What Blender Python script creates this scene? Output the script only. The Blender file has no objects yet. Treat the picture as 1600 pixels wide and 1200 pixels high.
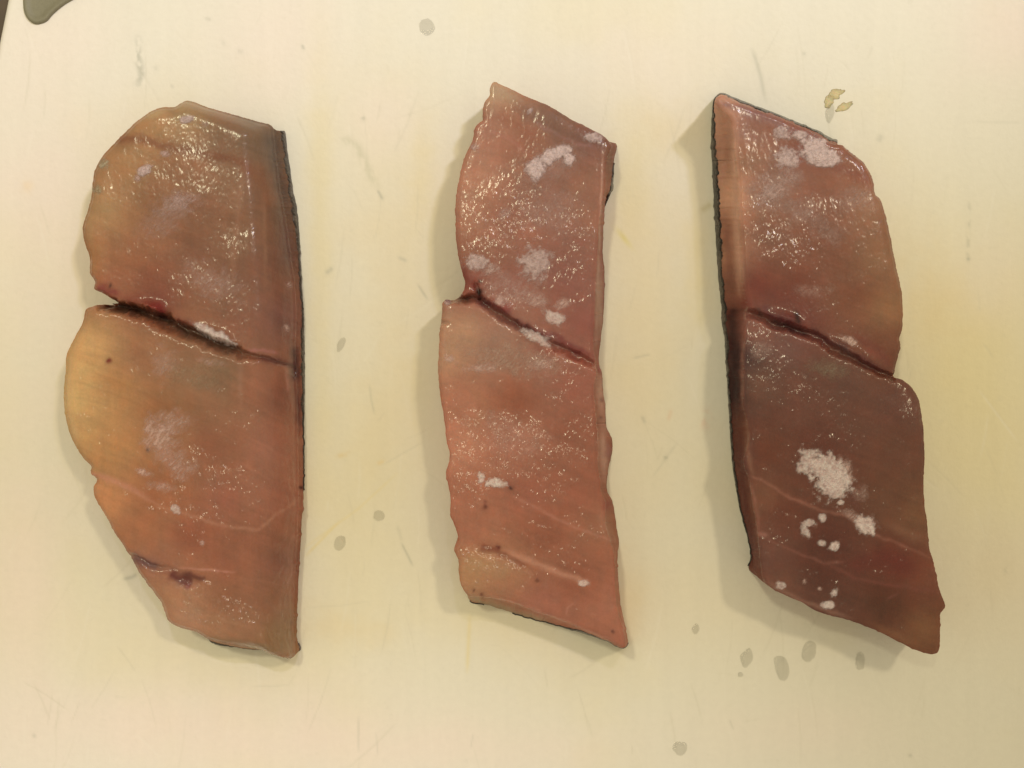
import bpy, math
import numpy as np

# ------------------------------------------------------------------ scale
S = 0.00013            # metres per photo pixel on the board surface
H = 0.26               # camera height above the board
C = bpy.context.scene.collection

def lin(c):
    c = np.asarray(c, float) / 255.0
    return np.where(c <= 0.04045, c / 12.92, ((c + 0.055) / 1.055) ** 2.4)

# ------------------------------------------------------------------ camera
cam_d = bpy.data.cameras.new('camera')
cam_d.sensor_width = 36.0
cam_d.lens = 36.0 * H / (1600 * S)
cam_d.clip_start = 0.01
cam_d.clip_end = 20
cam = bpy.data.objects.new('camera', cam_d)
cam.location = (0, 0, H)
C.objects.link(cam)
bpy.context.scene.camera = cam

# ------------------------------------------------------------------ light
world = bpy.data.worlds.new('World')
bpy.context.scene.world = world
world.use_nodes = True
world.node_tree.nodes['Background'].inputs[0].default_value = (1.0, 0.87, 0.575, 1)
world.node_tree.nodes['Background'].inputs[1].default_value = 0.57

def aim(o, target):
    from mathutils import Vector
    d = Vector(target) - o.location
    o.rotation_euler = d.to_track_quat('-Z', 'Y').to_euler()

def spot(loc, target, power, cone, blend, radius, col):
    l = bpy.data.lights.new('overhead_spot', 'SPOT')
    l.energy = power; l.spot_size = math.radians(cone); l.spot_blend = blend
    l.shadow_soft_size = radius; l.color = col
    o = bpy.data.objects.new('overhead_spot', l); o.location = loc
    C.objects.link(o); aim(o, target)
    return o

KEY = (0.46, 0.46, 1.15)
FILL = (-0.27, 0.43, 1.18)
spot(KEY, (0, 0, 0), 12, 60, 0.3, 0.045, (1.0, 0.84, 0.54))
spot(FILL, (-0.17, 0.14, 0), 14, 28.4, 0.28, 0.04, (0.97, 0.90, 0.60))
# added cool spots, cone edges stand in for a held phone's shadow: one lights its top, one its lower left
spot((0.60, 0.60, 1.25), (0.0, 0.50, 0), 29, 36.9, 0.06, 0.05, (0.72, 0.75, 1.0))
spot((0.12, 0.60, 1.25), (-0.10, -0.36, 0), 25, 19.6, 0.14, 0.05, (0.84, 0.78, 1.0))

sc = bpy.context.scene
sc.view_settings.view_transform = 'Standard'
sc.view_settings.look = 'None'
sc.view_settings.gamma = 1.0
sc.view_settings.exposure = 0.0
sc.render.engine = 'CYCLES'
sc.cycles.max_bounces = 8
sc.cycles.use_denoising = True
sc.cycles.caustics_reflective = False
sc.cycles.caustics_refractive = False

# ------------------------------------------------------------------ numpy helpers
def _hash(ix, iy, seed):
    h = (ix.astype(np.int64) * 374761393 + iy.astype(np.int64) * 668265263 + seed * 1442695041) & 0xffffffff
    h = ((h ^ (h >> 13)) * 1274126177) & 0xffffffff
    h = (h ^ (h >> 16)) & 0xffffffff
    return h / 4294967295.0

def vnoise(x, y, seed=0):
    ix = np.floor(x); iy = np.floor(y); fx = x - ix; fy = y - iy
    fx = fx * fx * (3 - 2 * fx); fy = fy * fy * (3 - 2 * fy)
    a = _hash(ix, iy, seed); b = _hash(ix + 1, iy, seed)
    c = _hash(ix, iy + 1, seed); d = _hash(ix + 1, iy + 1, seed)
    return (a * (1 - fx) + b * fx) * (1 - fy) + (c * (1 - fx) + d * fx) * fy

def fbm(x, y, seed=0, octv=4, gain=0.5):
    v = 0; a = 1; n = 0
    for k in range(octv):
        v = v + a * (vnoise(x * 2 ** k + 17.3 * k, y * 2 ** k - 9.1 * k, seed + k * 7) - 0.5); n += a; a *= gain
    return v / n * 2      # about -1..1

def sstep(a, b, x):
    t = np.clip((x - a) / (b - a), 0, 1)
    return t * t * (3 - 2 * t)

def blur(a, m, n=2, it=1):
    """masked box-ish blur of 2-D array a, weights m"""
    w = m.astype(float)
    for _ in range(it):
        num = a * w; den = w.copy()
        for ax in (0, 1):
            num2 = num.copy(); den2 = den.copy()
            for k in range(1, n + 1):
                for s in (-k, k):
                    num2 += np.roll(num, s, ax); den2 += np.roll(den, s, ax)
            num, den = num2, den2
        a = np.where(w > 0, num / np.maximum(den, 1e-9), a)
    return a

def to_world(px, py, z):
    f = (H - z) / H
    return (px - 800) * S * f, (600 - py) * S * f

def to_px(x, y, z):
    f = H / (H - z)
    return x / S * f + 800, 600 - y / S * f

def poly_dist(px, py, pts):
    """distance to an open polyline, parameter (index+frac), signed side (+ = right of travel with y down => above)"""
    best = np.full(px.shape, 1e9); par = np.zeros(px.shape); side = np.zeros(px.shape)
    for i in range(len(pts) - 1):
        ax, ay = pts[i][:2]; bx, by = pts[i + 1][:2]
        dx, dy = bx - ax, by - ay; L2 = dx * dx + dy * dy + 1e-12
        t = np.clip(((px - ax) * dx + (py - ay) * dy) / L2, 0, 1)
        qx = px - (ax + t * dx); qy = py - (ay + t * dy)
        d = np.hypot(qx, qy)
        cr = dx * (py - ay) - dy * (px - ax)
        m = d < best
        best = np.where(m, d, best); par = np.where(m, i + t, par); side = np.where(m, np.sign(cr), side)
    return best, par, side

def make_mesh(name, verts, faces_list, mat, parent=None, cols=None, attrs=None, smooth=True):
    """faces_list: list of int arrays (n,3) or (n,4)"""
    me = bpy.data.meshes.new(name)
    verts = np.asarray(verts, np.float32)
    counts = np.concatenate([np.full(len(f), f.shape[1], np.int32) for f in faces_list])
    loops = np.concatenate([f.reshape(-1) for f in faces_list]).astype(np.int32)
    me.vertices.add(len(verts)); me.vertices.foreach_set('co', verts.reshape(-1))
    me.loops.add(len(loops)); me.loops.foreach_set('vertex_index', loops)
    me.polygons.add(len(counts))
    me.polygons.foreach_set('loop_start', np.concatenate([[0], np.cumsum(counts)[:-1]]).astype(np.int32))
    me.polygons.foreach_set('loop_total', counts)
    me.polygons.foreach_set('use_smooth', np.full(len(counts), smooth))
    me.update(calc_edges=True)
    if cols is not None:
        a = me.color_attributes.new('tint', 'FLOAT_COLOR', 'POINT')
        rgba = np.ones((len(verts), 4), np.float32); rgba[:, :cols.shape[1]] = cols
        a.data.foreach_set('color', rgba.reshape(-1))
    for k, v in (attrs or {}).items():
        a = me.attributes.new(k, 'FLOAT', 'POINT'); a.data.foreach_set('value', np.asarray(v, np.float32))
    me.validate()
    me.materials.append(mat)
    o = bpy.data.objects.new(name, me); C.objects.link(o)
    if parent: o.parent = parent
    return o

def tag(o, label, cat, group=None):
    o['label'] = label; o['category'] = cat
    if group: o['group'] = group
    return o

# ------------------------------------------------------------------ materials
class N:
    def __init__(s, name):
        s.m = bpy.data.materials.new(name); s.m.use_nodes = True
        s.t = s.m.node_tree; s.b = s.t.nodes['Principled BSDF']; s.out = s.t.nodes['Material Output']
    def n(s, ty, **kw):
        x = s.t.nodes.new(ty)
        for k, v in kw.items(): setattr(x, k, v)
        return x
    def l(s, a, b): s.t.links.new(a, b)
    def noise(s, scale, detail=3, rough=0.5, dist=0.0, stretch=None, w=None):
        tc = s.n('ShaderNodeTexCoord'); x = s.n('ShaderNodeTexNoise')
        x.inputs['Scale'].default_value = scale; x.inputs['Detail'].default_value = detail
        x.inputs['Roughness'].default_value = rough; x.inputs['Distortion'].default_value = dist
        if stretch:
            mp = s.n('ShaderNodeMapping'); mp.inputs['Scale'].default_value = stretch[:3]
            if len(stretch) > 3: mp.inputs['Rotation'].default_value = (0, 0, math.radians(stretch[3]))
            s.l(tc.outputs['Object'], mp.inputs[0]); s.l(mp.outputs[0], x.inputs['Vector'])
        else: s.l(tc.outputs['Object'], x.inputs['Vector'])
        return x.outputs['Fac']
    def ramp(s, src, a, b, va=0.0, vb=1.0):
        r = s.n('ShaderNodeMapRange'); s.l(src, r.inputs[0])
        for k, v in zip((1, 2, 3, 4), (a, b, va, vb)): r.inputs[k].default_value = v
        return r.outputs[0]
    def math(s, op, a, b=None):
        m = s.n('ShaderNodeMath', operation=op)
        for i, v in enumerate((a, b)):
            if v is None: continue
            if isinstance(v, (int, float)): m.inputs[i].default_value = v
            else: s.l(v, m.inputs[i])
        return m.outputs[0]
    def bump(s, h, dist, strength=1.0, prev=None):
        b = s.n('ShaderNodeBump'); b.inputs['Distance'].default_value = dist
        b.inputs['Strength'].default_value = strength; s.l(h, b.inputs['Height'])
        if prev: s.l(prev, b.inputs['Normal'])
        return b.outputs[0]

def flesh_material(name, grain, wet):
    k = N(name); b = k.b
    at = k.n('ShaderNodeAttribute', attribute_name='tint')
    fine = k.ramp(k.noise(2600, 3, 0.6), 0.3, 0.7, 0.945, 1.055)
    mid = k.ramp(k.noise(420, 4, 0.6), 0.3, 0.7, 0.95, 1.05)
    mul = k.math('MULTIPLY', fine, mid)
    vm = k.n('ShaderNodeVectorMath', operation='SCALE')
    k.l(at.outputs['Color'], vm.inputs[0]); k.l(mul, vm.inputs['Scale'])
    k.l(vm.outputs[0], b.inputs['Base Color'])
    b.inputs['Roughness'].default_value = 0.42
    b.inputs['IOR'].default_value = 1.38
    b.inputs['Subsurface Weight'].default_value = 0.5
    b.inputs['Subsurface Radius'].default_value = (1.0, 0.42, 0.22)
    b.inputs['Subsurface Scale'].default_value = 0.0016
    # wet film: small pits and grains catch the lamps as glints
    wa = k.n('ShaderNodeAttribute', attribute_name='wet')
    g1 = k.noise(760, 1, 0.5, 0.2, stretch=(1.5, 0.8, 1, -42))
    g2 = k.noise(2000, 1, 0.5, 0.2, stretch=(1.4, 0.8, 1, -42))
    w2 = k.math('MAXIMUM', k.math('MULTIPLY', wa.outputs['Fac'], wa.outputs['Fac']), 0.0)
    hh = k.math('MULTIPLY', k.math('ADD', g1, k.math('MULTIPLY', g2, 0.22)), k.math('ADD', w2, 0.12))
    bn = k.bump(hh, grain)
    soft = k.bump(k.noise(700, 3, 0.55), 0.00005)
    k.l(soft, b.inputs['Normal']); k.l(bn, b.inputs['Coat Normal'])
    k.l(k.ramp(wa.outputs['Fac'], -0.6, 0.2, 0.02, 0.25), b.inputs['Specular IOR Level'])
    cw = k.math('MULTIPLY', k.math('ADD', k.math('MULTIPLY', wa.outputs['Fac'], 0.6), 0.4), wet)
    k.l(cw, b.inputs['Coat Weight'])
    b.inputs['Coat Roughness'].default_value = 0.175
    b.inputs['Coat IOR'].default_value = 1.5
    return k.m

def skin_material():
    k = N('fish_skin'); b = k.b
    at = k.n('ShaderNodeAttribute', attribute_name='tint')
    k.l(at.outputs['Color'], b.inputs['Base Color'])
    b.inputs['Roughness'].default_value = 0.32
    b.inputs['Specular IOR Level'].default_value = 0.25
    b.inputs['Coat Weight'].default_value = 0.15; b.inputs['Coat Roughness'].default_value = 0.15
    k.l(k.bump(k.noise(1800, 2), 0.0003), b.inputs['Normal'])
    return k.m

def frost_material():
    k = N('frost'); b = k.b
    at = k.n('ShaderNodeAttribute', attribute_name='cover')
    tn = k.n('ShaderNodeAttribute', attribute_name='tint')
    k.l(tn.outputs['Color'], b.inputs['Base Color'])
    gr = k.ramp(k.noise(2600, 3, 0.65), 0.32, 0.55, 0.82, 1.0)
    k.l(k.math('MULTIPLY', at.outputs['Fac'], gr), b.inputs['Alpha'])
    b.inputs['Roughness'].default_value = 0.38
    b.inputs['Subsurface Weight'].default_value = 0.3
    b.inputs['Subsurface Radius'].default_value = (1, .8, .7); b.inputs['Subsurface Scale'].default_value = 0.0008
    k.l(k.bump(k.noise(2400, 3, 0.6), 0.0006), b.inputs['Normal'])
    return k.m

def board_material():
    k = N('board_plastic'); b = k.b
    at = k.n('ShaderNodeAttribute', attribute_name='tint')
    fine = k.ramp(k.noise(700, 4, 0.6), 0.3, 0.7, 0.985, 1.015)
    grain = k.ramp(k.noise(60, 4, 0.6, 0.3, stretch=(5, 0.35, 1)), 0.3, 0.7, 0.985, 1.012)
    vm = k.n('ShaderNodeVectorMath', operation='SCALE')
    k.l(at.outputs['Color'], vm.inputs[0]); k.l(k.math('MULTIPLY', fine, grain), vm.inputs['Scale'])
    k.l(vm.outputs[0], b.inputs['Base Color'])
    b.inputs['Roughness'].default_value = 0.55
    b.inputs['Specular IOR Level'].default_value = 0.25
    b.inputs['Subsurface Weight'].default_value = 0.0
    k.l(k.bump(k.noise(900, 3), 0.00006), b.inputs['Normal'])
    return k.m

def plain(name, col, rough, nscale=800, amt=0.1, bump=0.00005, **kw):
    k = N(name); b = k.b
    f = k.ramp(k.noise(nscale, 4, 0.6), 0.3, 0.7, 1 - amt, 1 + amt)
    vm = k.n('ShaderNodeVectorMath', operation='SCALE'); vm.inputs[0].default_value = col
    k.l(f, vm.inputs['Scale']); k.l(vm.outputs[0], b.inputs['Base Color'])
    b.inputs['Roughness'].default_value = rough
    for kk, v in kw.items(): b.inputs[kk].default_value = v
    k.l(k.bump(k.noise(nscale, 3), bump), b.inputs['Normal'])
    return k.m

def water_material():
    k = N('thin_water'); b = k.b
    b.inputs['Base Color'].default_value = (0.80, 0.79, 0.76, 1)
    b.inputs['Roughness'].default_value = 0.04; b.inputs['IOR'].default_value = 1.33
    b.inputs['Transmission Weight'].default_value = 1.0
    tr = k.n('ShaderNodeBsdfTransparent'); tr.inputs[0].default_value = (0.965, 0.965, 0.96, 1)
    mx = k.n('ShaderNodeMixShader'); mx.inputs[0].default_value = 0.94
    k.l(b.outputs[0], mx.inputs[1]); k.l(tr.outputs[0], mx.inputs[2]); k.l(mx.outputs[0], k.out.inputs[0])
    return k.m

M_FROST = frost_material(); M_SKIN = skin_material(); M_BOARD = board_material(); M_WATER = water_material()

# ------------------------------------------------------------------ the board and the counter
BOARD_T = 0.012
def axis(lo, hi, flo, fhi, fine, coarse):
    a = np.arange(lo, flo, coarse); b = np.arange(flo, fhi, fine); c = np.arange(fhi, hi + coarse * .5, coarse)
    return np.concatenate([a, b, c])

# board outline in photo pixels: left edge near x = 0, rounded corner above the frame, runs on elsewhere
def build_board():
    root = bpy.data.objects.new('cutting_board', None); C.objects.link(root)
    tag(root, 'white plastic cutting board with yellow stains and fine knife marks under the three fish pieces', 'cutting board')
    us = axis(0, 2100, 0, 1620, 2.2, 30)      # distance from the left edge
    vs = axis(-260, 1500, -10, 1210, 2.2, 30)
    U, V = np.meshgrid(us, vs)
    # left edge of the board leans: x = 9 px at the top of the frame, passes x = 0 at y = 48, x = -22 at the bottom
    edge = 9 - 0.20 * np.clip(V, -400, 110) - 0.008 * np.clip(V - 110, 0, 1e9)
    corner = np.where(V < -150, ((-150 - V) / 110.0) ** 2 * 60, 0)
    PX = edge + corner + U * (2100 - edge - corner) / 2100; PY = V
    col = np.empty(PX.shape + (3,)); col[:] = (0.80, 0.775, 0.71)
    dz = np.zeros(PX.shape)
    def mix(w, c):
        nonlocal col
        w = np.clip(w, 0, 1)[..., None]; col = col * (1 - w) + np.array(c) * w
    def blob(x, y, rx, ry, c, s, ang=0, ns=0.0, nsc=30.0, seed=3):
        a = math.radians(ang); dx = PX - x; dy = PY - y
        u = (dx * math.cos(a) + dy * math.sin(a)) / rx; v = (-dx * math.sin(a) + dy * math.cos(a)) / ry
        r = np.sqrt(u * u + v * v)
        if ns: r = r + ns * fbm(PX / nsc, PY / nsc, seed, 4)
        mix(s * np.exp(-r ** 2 * 1.4), c)
    YEL = (0.80, 0.70, 0.42); OCH = (0.78, 0.62, 0.34)
    # turmeric-like old stains
    n = fbm(PX / 190, PY / 190, 21, 5)
    mix(0.22 * sstep(-0.1, 0.7, n), YEL)
    blob(1540, 640, 190, 300, YEL, 0.62, -12, 0.3, 130)
    blob(585, 270, 120, 190, OCH, 0.20, 0, 0.5, 60)
    blob(640, 420, 90, 160, OCH, 0.16, 0, 0.5, 60, 9)
    blob(1010, 480, 75, 330, OCH, 0.30, 0, 0.3, 70, 13)
    blob(985, 300, 38, 120, YEL, 0.40, 0, 0.4, 40, 14)
    blob(560, 800, 110, 380, YEL, 0.30, 8, 0.3, 80, 15)
    blob(500, 330, 25, 260, YEL, 0.45, 0, 0.3, 30, 16)
    blob(1110, 950, 200, 90, OCH, 0.14, 0, 0.3, 60, 17)
    blob(300, 1020, 230, 60, YEL, 0.20, 5, 0.3, 60, 18)
    blob(740, 960, 130, 60, YEL, 0.30, 5, 0.3, 60, 19)
    blob(1560, 900, 130, 120, (0.72, 0.58, 0.42), 0.3, 0, 0.3, 60, 20)
    blob(1600, 30, 60, 80, (0.84, 0.72, 0.68), 0.4)
    blob(42, 292, 10, 12, OCH, 0.6, 0, 0.5, 8)
    blob(975, 372, 5, 20, (0.72, 0.64, 0.22), 0.6, -38)
    PNK = (0.88, 0.755, 0.73)
    for bx_, by_, brx, bry, bs in ((60, 330, 130, 260, .55), (30, 900, 80, 260, .6), (260, 1130, 360, 80, .55), (640, 1170, 380, 60, .45), (430, 60, 130, 130, .4), (80, 60, 120, 80, .3),
                                   (1560, 60, 120, 100, .35), (600, 190, 60, 60, .3), (1010, 100, 160, 90, .25), (1250, 1140, 200, 60, .25), (1560, 440, 90, 90, .2)):
        blob(bx_, by_, brx, bry, PNK, bs, 0, 0.35, 70, int(bx_) + 3)
    for bx_, by_, brx, bry, bs, ba in ((655, 300, 22, 120, .30, 6), (505, 620, 18, 160, .22, 0), (1040, 200, 60, 40, .20, 0), (600, 640, 60, 140, .16, 10),
                                       (1085, 420, 20, 110, .30, 0), (540, 980, 90, 30, .22, 8), (1460, 470, 60, 90, .30, -10), (980, 950, 30, 90, .20, 0)):
        blob(bx_, by_, brx, bry, YEL if int(bx_) % 2 else OCH, bs, ba, 0.55, 26, int(bx_) + 7)
    # grey knife smears and scratches  (points, half width, colour, strength, depth mm)
    GR = (0.42, 0.43, 0.38); LT = (0.88, 0.85, 0.80)
    def cut(pts, w, c, s, d=0.0, rag=0.0, seed=5):
        x0 = min(p[0] for p in pts) - 40; x1 = max(p[0] for p in pts) + 40
        y0 = min(p[1] for p in pts) - 40; y1 = max(p[1] for p in pts) + 40
        m = (PX > x0) & (PX < x1) & (PY > y0) & (PY < y1)
        di, par, _ = poly_dist(PX[m], PY[m], pts)
        L = len(pts) - 1
        env = np.clip(np.minimum(par, L - par) / L * 4 + 0.3, 0, 1)
        r = di / w
        a = np.exp(-r * r) * env
        if rag: a = a * sstep(-0.25, 0.35, fbm(PX[m] / 7, PY[m] / 10, seed, 3) * rag + 0.1)
        w_ = np.zeros(PX.shape); w_[m] = a; mix(w_ * s, c)
        dz[m] -= a * d * 1e-3
    cut([(216, 58), (215, 78), (218, 100), (221, 116), (214, 140)], 6, GR, 0.55, 0, 1.3)
    cut([(240, 100), (246, 110)], 5, GR, 0.18, 0, 1)
    cut([(345, 70), (352, 66)], 5, GR, 0.2, 0, 1)
    cut([(372, 78), (380, 82)], 5, GR, 0.2, 0, 1)
    cut([(472, 70), (475, 77)], 2.5, GR, 0.5); cut([(320, 28), (330, 31)], 3, GR, 0.3); cut([(267, 132), (271, 138)], 2.5, GR, 0.25)
    cut([(530, 208), (545, 222), (560, 232), (575, 265), (595, 308)], 7, (0.55, 0.54, 0.42), 0.42, 0.03, 0.8)
    cut([(590, 297), (598, 312)], 2.2, GR, 0.55, 0.05)
    cut([(568, 182), (567, 188)], 3, GR, 0.45)
    cut([(622, 402), (636, 408)], 3, GR, 0.35); cut([(653, 445), (668, 468)], 2, GR, 0.42, 0.05)
    cut([(509, 428), (520, 418)], 3.5, GR, 0.45)
    cut([(1175, 78), (1182, 98), (1188, 118), (1196, 160)], 3.2, GR, 0.38, 0.05)
    cut([(1255, 82), (1258, 86)], 3, GR, 0.35)
    cut([(1515, 310), (1513, 360), (1512, 408)], 3, GR, 0.32, 0.05, 0.9)
    cut([(1513, 402), (1513, 408)], 3, GR, 0.5); cut([(1518, 190), (1600, 192)], 2, GR, 0.12)
    cut([(1372, 222), (1378, 210)], 5, GR, 0.30)
    cut([(1003, 650), (1008, 662)], 3, GR, 0.4); cut([(1039, 712), (1041, 718)], 3.5, GR, 0.5)
    cut([(1020, 745), (1060, 690)], 1.8, GR, 0.2, 0.04); cut([(990, 560), (1016, 554)], 1.8, GR, 0.3, 0.04)
    cut([(1044, 657), (1049, 640)], 3, (0.75, 0.55, 0.42), 0.4)
    cut([(577, 600), (580, 625), (585, 648)], 1.8, GR, 0.3, 0.04); cut([(526, 714), (550, 708)], 4, OCH, 0.55, 0, 0.5)
    cut([(590, 725), (600, 720)], 3, OCH, 0.5); cut([(596, 728), (662, 690)], 1.5, GR, 0.18, 0.03)
    cut([(620, 820), (628, 845)], 3, GR, 0.2); cut([(627, 848), (645, 884)], 1.8, GR, 0.5, 0.05)
    cut([(478, 868), (530, 815)], 2.0, YEL, 0.7); cut([(470, 860), (560, 795), (620, 740)], 1.6, YEL, 0.45, 0.03)
    cut([(400, 232), (385, 330)], 1.6, GR, 0.1); cut([(734, 962), (730, 1050)], 3.0, YEL, 0.6)
    cut([(1095, 330), (1112, 318)], 5, (0.55, 0.5, 0.32), 0.5); cut([(1105, 640), (1100, 672)], 7, (0.78, 0.55, 0.46), 0.5, 0, 0.8)
    cut([(1530, 610), (1590, 690)], 1.8, LT, 0.3, 0.03); cut([(192, 905), (206, 902), (214, 897)], 3.0, GR, 0.55)
    cut([(1570, 888), (1576, 892)], 6, GR, 0.35, 0, 1.0); cut([(1421, 1179), (1424, 1182)], 3, GR, 0.4)
    cut([(52, 1147), (55, 1152)], 3, GR, 0.35); cut([(1140, 1125), (1146, 1140)], 1.5, GR, 0.25)
    cut([(560, 1120), (560, 1175)], 1.6, GR, 0.3, 0.03); cut([(588, 1145), (590, 1180)], 1.4, GR, 0.22, 0.03)
    cut([(740, 1145), (735, 1170)], 1.4, GR, 0.18)
    rng = np.random.default_rng(11)
    for i in range(340):        # field of faint, mostly lengthwise knife marks
        x = rng.uniform(10, 1590); y = rng.uniform(10, 1190)
        a = math.radians(rng.normal(90, 16) if rng.random() < .8 else rng.uniform(0, 180)); L = rng.uniform(15, 110)
        dark = rng.random() < .6
        cut([(x, y), (x + math.cos(a) * L / 2, y + math.sin(a) * L / 2), (x + math.cos(a + .05) * L, y + math.sin(a + .05) * L)],
            rng.uniform(1.0, 1.9), (0.60, 0.57, 0.48) if dark else LT, rng.uniform(0.08, 0.26), rng.uniform(0.0, 0.04))
    speck = sstep(0.62, 0.8, fbm(PX / 9, PY / 9, 77, 2)) * 0.10
    mix(speck, (0.6, 0.58, 0.5))
    X = (PX - 800) * S; Y = (600 - PY) * S
    # rounded left lip
    d = (PX - (edge + corner)) * S; r = 0.0016
    Z = np.where(d < r, -(r - np.sqrt(np.maximum(r * r - (r - np.clip(d, 0, r)) ** 2, 0))), 0) + dz
    Z += 0.00002 * fbm(PX / 60, PY / 60, 50, 3)
    ny, nx = X.shape
    idx = np.arange(nx * ny).reshape(ny, nx)
    f = np.stack([idx[:-1, :-1], idx[1:, :-1], idx[1:, 1:], idx[:-1, 1:]], -1).reshape(-1, 4)
    v = np.stack([X, Y, Z], -1).reshape(-1, 3); c = col.reshape(-1, 3)
    # side skirt down to the counter
    loop = np.concatenate([idx[0, :], idx[1:, -1], idx[-1, -2::-1], idx[-2:0:-1, 0]])
    low = v[loop].copy(); low[:, 2] = -BOARD_T
    lid = np.arange(len(loop)) + len(v)
    nxt = np.roll(np.arange(len(loop)), -1)
    sk = np.stack([loop, loop[nxt], lid[nxt], lid], -1)
    v = np.concatenate([v, low]); c = np.concatenate([c, c[loop]])
    make_mesh('board_slab', v, [f, sk], M_BOARD, root, c)
    # grey rubber grip pad at the top left corner: outline in photo pixels, domed edge
    o = [(38, -90), (37, -40), (37, 0), (38, 16), (42, 27), (48, 34), (56, 38), (65, 37), (74, 33), (82, 24), (92, 15),
         (104, 6), (118, -2), (140, -14), (175, -30), (230, -50), (290, -75), (330, -110), (60, -120)]
    pts = np.array(o, float)
    pts = np.repeat(pts, 6, 0)
    P = []
    n = len(o)
    for i in range(n):
        p0, p1, p2, p3 = (np.array(o[(i + k) % n], float) for k in (-1, 0, 1, 2))
        for t in np.linspace(0, 1, 6, endpoint=False):
            P.append(0.5 * ((2 * p1) + (-p0 + p2) * t + (2 * p0 - 5 * p1 + 4 * p2 - p3) * t * t + (-p0 + 3 * p1 - 3 * p2 + p3) * t ** 3))
    P = np.array(P); W = np.stack([(P[:, 0] - 800) * S, (600 - P[:, 1]) * S], -1)
    tan = np.roll(W, -1, 0) - np.roll(W, 1, 0); tan /= np.linalg.norm(tan, axis=1)[:, None]
    nor = np.stack([tan[:, 1], -tan[:, 0]], -1)
    area = 0.5 * np.sum(W[:, 0] * np.roll(W[:, 1], -1) - np.roll(W[:, 0], -1) * W[:, 1])
    inw = -nor if area > 0 else nor
    prof = [(0.0, -0.0008), (0.0, 0.0003), (0.00012, 0.00055), (0.0003, 0.00068), (0.0006, 0.00070), (0.0010, 0.00062), (0.0014, 0.00045), (0.0018, 0.0004)]
    V = []; m = len(W)
    for ins, z in prof: V.append(np.concatenate([W + inw * ins, np.full((m, 1), z)], 1))
    V = np.concatenate(V); F = []
    for k in range(len(prof) - 1):
        a = np.arange(m) + k * m; b_ = np.roll(np.arange(m), -1) + k * m
        F.append(np.stack([a, b_, b_ + m, a + m], -1) if area > 0 else np.stack([a, a + m, b_ + m, b_], -1))
    last = (len(prof) - 1) * m
    from mathutils.geometry import tessellate_polygon
    from mathutils import Vector
    tri = tessellate_polygon([[Vector(p) for p in V[last:]]])
    T = np.array([[a + last for a in t] for t in tri])
    e1 = V[T[:, 1]] - V[T[:, 0]]; e2 = V[T[:, 2]] - V[T[:, 0]]
    flip = (e1[:, 0] * e2[:, 1] - e1[:, 1] * e2[:, 0]) < 0
    T[flip] = T[flip][:, ::-1]
    make_mesh('grip_pad', V, F + [T], plain('grip_rubber', (0.20, 0.185, 0.125), 0.5, 1500, 0.06, 0.00004), root)
build_board()

def build_counter():
    n = 40
    xs = np.linspace(-0.6, 0.6, n); X, Y = np.meshgrid(xs, xs)
    v = np.stack([X, Y, np.full(X.shape, -BOARD_T)], -1).reshape(-1, 3)
    idx = np.arange(n * n).reshape(n, n)
    f = np.stack([idx[:-1, :-1], idx[:-1, 1:], idx[1:, 1:], idx[1:, :-1]], -1).reshape(-1, 4)
    o = make_mesh('countertop', v, [f], plain('dark_counter', (0.06, 0.035, 0.02), 0.35, 60, 0.35, 0.0001))
    o['kind'] = 'structure'
build_counter()

# ------------------------------------------------------------------ fish pieces
def gshade(px, py):
    """how much of the lamp light reaches this part of the board (used only to take the broad shadow out of sampled colours; other shading stays)"""
    s = 1 - 0.24 * sstep(390, 500, py) * (1 - sstep(960, 1080, py) * (px < 1200))
    return s

def idw(px, py, samples, p=2.6):
    num = 0; den = 0
    for (x, y, r, g, b) in samples:
        w = 1.0 / ((px - x) ** 2 + (py - y) ** 2 + 350) ** (p / 2)
        c = lin((r, g, b)) / (gshade(float(x), float(y)) * np.array([0.98, 0.86, 0.62]))
        num = num + w[..., None] * c; den = den + w
    return num / den[..., None]

def expand(outline, T):
    """outline entries: (x, y) = rim seen against the board; (x, y, dx, dy, zr, R, skin) = base seen, rim at x+dx, y+dy"""
    rows = []
    for e in outline:
        x, y = e[:2]
        k = dict(dx=None, dy=0, z=T - 0.9, R=1.3, s=0.2)
        for key, v in zip(('dx', 'dy', 'z', 'R', 's'), e[2:]):
            k[key] = v
        k['z'] = T - (T - k['z']) * 0.55 if k['z'] > T * 0.6 else k['z']
        if k['dx'] is None:                       # rim is the silhouette
            rx, ry = x, y
            f = (H - k['z'] * 1e-3) / H
            bx, by = 800 + (rx - 800) * (f - 0.008), 600 + (ry - 600) * (f - 0.008)
            base = None
        else:
            rx, ry = x + k['dx'], y + k['dy']; bx, by = x, y
        rows.append((rx, ry, k['z'], k['R'], bx, by, k['s']))
    a = np.array(rows, float)
    # world
    rz = a[:, 2] * 1e-3
    wx, wy = to_world(a[:, 0], a[:, 1], rz)
    bx, by = (a[:, 4] - 800) * S, (600 - a[:, 5]) * S
    return np.stack([wx, wy, rz, a[:, 3] * (0.65e-3 if T < 12.8 else 0.42e-3), bx, by, a[:, 6] * 1e-3], -1)

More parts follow.
